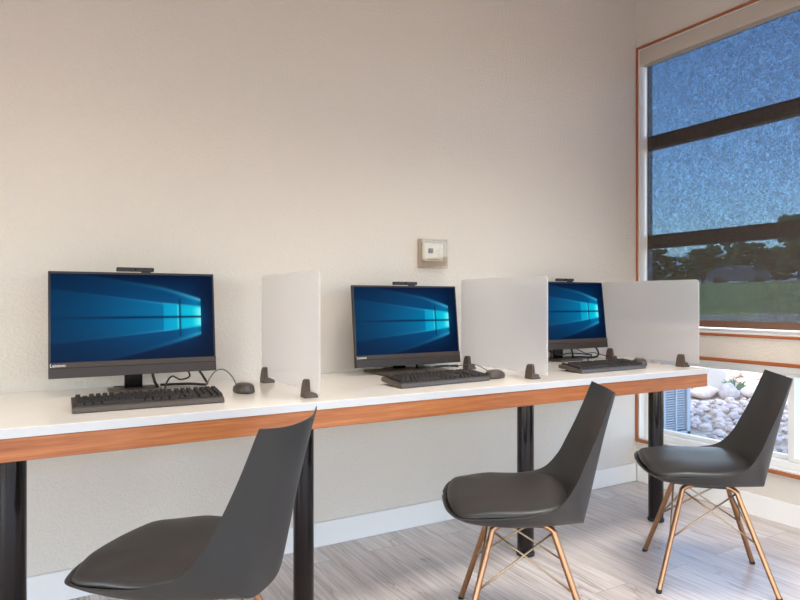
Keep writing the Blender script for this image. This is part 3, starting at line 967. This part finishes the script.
ac = tag(empty('air_conditioner', (4.2, 3.62, gh(4.2))), 'grey louvred air conditioner unit standing outside behind the desk leg', 'air conditioner')
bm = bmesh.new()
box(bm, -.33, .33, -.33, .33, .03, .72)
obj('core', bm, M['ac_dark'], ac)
bm = bmesh.new()
for sx in (-1, 1):
    for sy in (-1, 1):
        box(bm, sx * .35 - .022, sx * .35 + .022, sy * .35 - .022, sy * .35 + .022, 0, .74, .004, 1)
for k in range(1, 5):
    q = -.35 + .14 * k
    box(bm, q - .009, q + .009, -.362, -.345, .05, .72); box(bm, q - .009, q + .009, .345, .362, .05, .72)
    box(bm, -.362, -.345, q - .009, q + .009, .05, .72); box(bm, .345, .362, q - .009, q + .009, .05, .72)
box(bm, -.372, .372, -.372, .372, .72, .77, .008, 2)
box(bm, -.372, .372, -.372, .372, 0, .05, .004, 1)
obj('cabinet', bm, M['ac'], ac)
bm = bmesh.new()
for k in range(34):
    z = .066 + k * .0191
    box(bm, -.34, .34, -.356, -.335, z, z + .011); box(bm, .335, .356, -.34, .34, z, z + .011)
    box(bm, -.356, -.335, -.34, .34, z, z + .011)
obj('louver_set', bm, M['ac'], ac)

# trees on the far side of the meadow
def make_tree(h, wd, leaf, seed):
    e = empty('tree')
    r = random.Random(seed)
    obj('trunk', tube(bmesh.new(), spline([(0, 0, 0), (.08, .05, h * .3), (-.05, .1, h * .6)], 4), [.16] * 4 + [.12] * 4 + [.07], 8), M['trunk'], e, True)
    bm = bmesh.new()
    for k in range(110):
        a = r.uniform(0, 6.28); q = r.random() ** .5; z = h * r.uniform(.22, .98)
        prof = math.sin(PI * min(1, max(.08, (z / h - .12) / .95))) ** .6
        c = Vector((math.cos(a) * q * wd / 2 * prof, math.sin(a) * q * wd / 2 * prof, z))
        b2 = rock_bm(seed * 50 + k, wd * .09 * r.uniform(.6, 1.3), wd * .09 * r.uniform(.6, 1.3), h * .055 * r.uniform(.6, 1.3), 2)
        mp2 = {}
        for v in b2.verts: mp2[v] = bm.verts.new(v.co * (1 + .25 * noise.noise(v.co * 5)) + c)
        for f in b2.faces: bm.faces.new([mp2[v] for v in f.verts])
        b2.free()
    obj('crown', bm, leaf, e, True)
    return e
def place(u, X):
    """world y on the sight line of column u at distance X (only to lay out the far tree line)"""
    t = (u - 400) / 636; return X * (.8656 - .5007 * t) / (.5007 + .8656 * t)
TREES = [(656, 47, 3.3, 3.0, 'leaf', 'dark tree past the grass seen beside the white window frame'),
         (682, 56, 3.0, 4.2, 'leaf2', 'greyish tree past the grass above the frosted divider at the window'),
         (703, 49, 3.2, 3.2, 'leaf', 'dark tree past the grass just left of the parked car'),
         (727, 58, 5.4, 3.6, 'leaf2', 'tallest olive tree rising behind the front of the parked car'),
         (750, 50, 3.4, 3.6, 'leaf', 'dark green tree directly behind the back of the parked car'),
         (777, 57, 3.4, 4.4, 'leaf2', 'olive tree past the grass between the parked car and the dark window bar'),
         (800, 48, 5.0, 4.2, 'leaf', 'tall dark tree behind the dark vertical window bar')]
for i, (u, X, hgt, wd, lf, lb) in enumerate(TREES):
    e = make_tree(hgt, wd, M[lf], i + 1)
    e.location = (X, place(u, X), gh(X) - .05); tag(e, lb, 'tree', 'trees past the grass')

# parked car on the rise
car = tag(empty('car', (46, place(739, 46), gh(46)), math.radians(118)), 'dark parked car at the top of the grass, in front of the trees', 'car')
prof = [(-2.1, .35), (-2.12, .75), (-1.95, .95), (-1.1, 1.02), (-.55, 1.45), (.95, 1.50), (1.75, 1.05), (2.1, .95), (2.15, .4), (2.0, .3), (-2.0, .3)]
bm = bmesh.new()
rings = []
for y, s in ((-.86, .0), (-.80, 1), (.80, 1), (.86, .0)):
    rings.append([(x * (.985 + .015 * s), y * (.80 if z > 1.1 else 1), z if s or z < 1 else z - .02) for x, z in prof])
loops(bm, rings)
obj('body', bm, M['car_paint'], car, True, sharp=35)
bm = bmesh.new()
for s in (-1, 1):
    box(bm, -.75, 1.2, s * .72 - .02, s * .72 + .02, 1.06, 1.40)
obj('window', bm, M['car_glass'], car)
for x in (-1.35, 1.35):
    for s in (-1, 1):
        bm = bmesh.new()
        bmesh.ops.create_cone(bm, cap_ends=True, segments=24, radius1=.33, radius2=.33, depth=.22, matrix=Matrix.Translation((x, s * .78, .33)) @ Matrix.Rotation(PI / 2, 4, 'X'))
        obj('wheel', bm, M['rubber'], car, True, sharp=40)

# hazy hills on the horizon
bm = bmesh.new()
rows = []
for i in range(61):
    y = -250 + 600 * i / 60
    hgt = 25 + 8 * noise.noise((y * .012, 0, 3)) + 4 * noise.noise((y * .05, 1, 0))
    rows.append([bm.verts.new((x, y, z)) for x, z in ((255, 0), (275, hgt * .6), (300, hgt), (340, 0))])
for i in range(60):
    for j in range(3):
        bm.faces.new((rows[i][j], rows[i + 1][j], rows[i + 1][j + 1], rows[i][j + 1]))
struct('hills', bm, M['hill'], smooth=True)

# ------------------------------------------------------------------ light
w = bpy.data.worlds.new('sky'); sc.world = w; w.use_nodes = True
nt = w.node_tree; bg = nt.nodes['Background']
sky = nt.nodes.new('ShaderNodeTexSky'); sky.sky_type = 'NISHITA'
sky.sun_disc = False; sky.sun_elevation = math.radians(46); sky.sun_rotation = math.radians(-90)
sky.air_density = 1.0; sky.dust_density = 1.7; sky.ozone_density = 1.5
nt.links.new(sky.outputs[0], bg.inputs['Color']); bg.inputs['Strength'].default_value = 1.0

def sun(energy, el, az):
    l = bpy.data.lights.new('sun', 'SUN'); l.energy = energy; l.angle = math.radians(.6); l.color = (1, .93, .84)
    o = bpy.data.objects.new('sun', l); COL.objects.link(o)
    d = Vector((math.cos(el) * math.cos(az), math.cos(el) * math.sin(az), -math.sin(el)))   # travel direction
    o.rotation_euler = d.to_track_quat('-Z', 'Y').to_euler(); o.location = (-8, 0, 12)
sun(11, math.radians(44), math.radians(-8))

def fill_light(x, y, power, size=1.2, sy=.6, col=(1, .95, .89), spread=90):  # unseen fill lights, placed and powered to brighten desk, floor and dividers
    l = bpy.data.lights.new('ceiling_fill', 'AREA'); l.shape = 'RECTANGLE'; l.size = size; l.size_y = sy
    l.energy = power; l.color = col; l.spread = math.radians(spread)
    o = bpy.data.objects.new('ceiling_fill', l); COL.objects.link(o); o.location = (x, y, ZC - .01)
for x, pw in ((-2.2, 9), (-.1, 11), (1.9, 19)):
    for y in (-.6, 1.1):
        fill_light(x, y, pw, spread=125 if y < 0 else (112 if x == -.1 else 98))

# ------------------------------------------------------------------ camera
cam = bpy.data.cameras.new('camera'); cam.sensor_width = 36; cam.lens = 636 / 800 * 36; cam.clip_start = .05; cam.clip_end = 1000
co = bpy.data.objects.new('camera', cam); COL.objects.link(co)
co.location = (0, 0, 1.084); co.rotation_euler = (PI / 2, 0, -math.radians(30.05))
sc.camera = co

vs = sc.view_settings
vs.view_transform = 'Standard'; vs.look = 'None'; vs.exposure = 0.35; vs.gamma = 1.0; vs.use_curve_mapping = False
sc.cycles.use_denoising = True
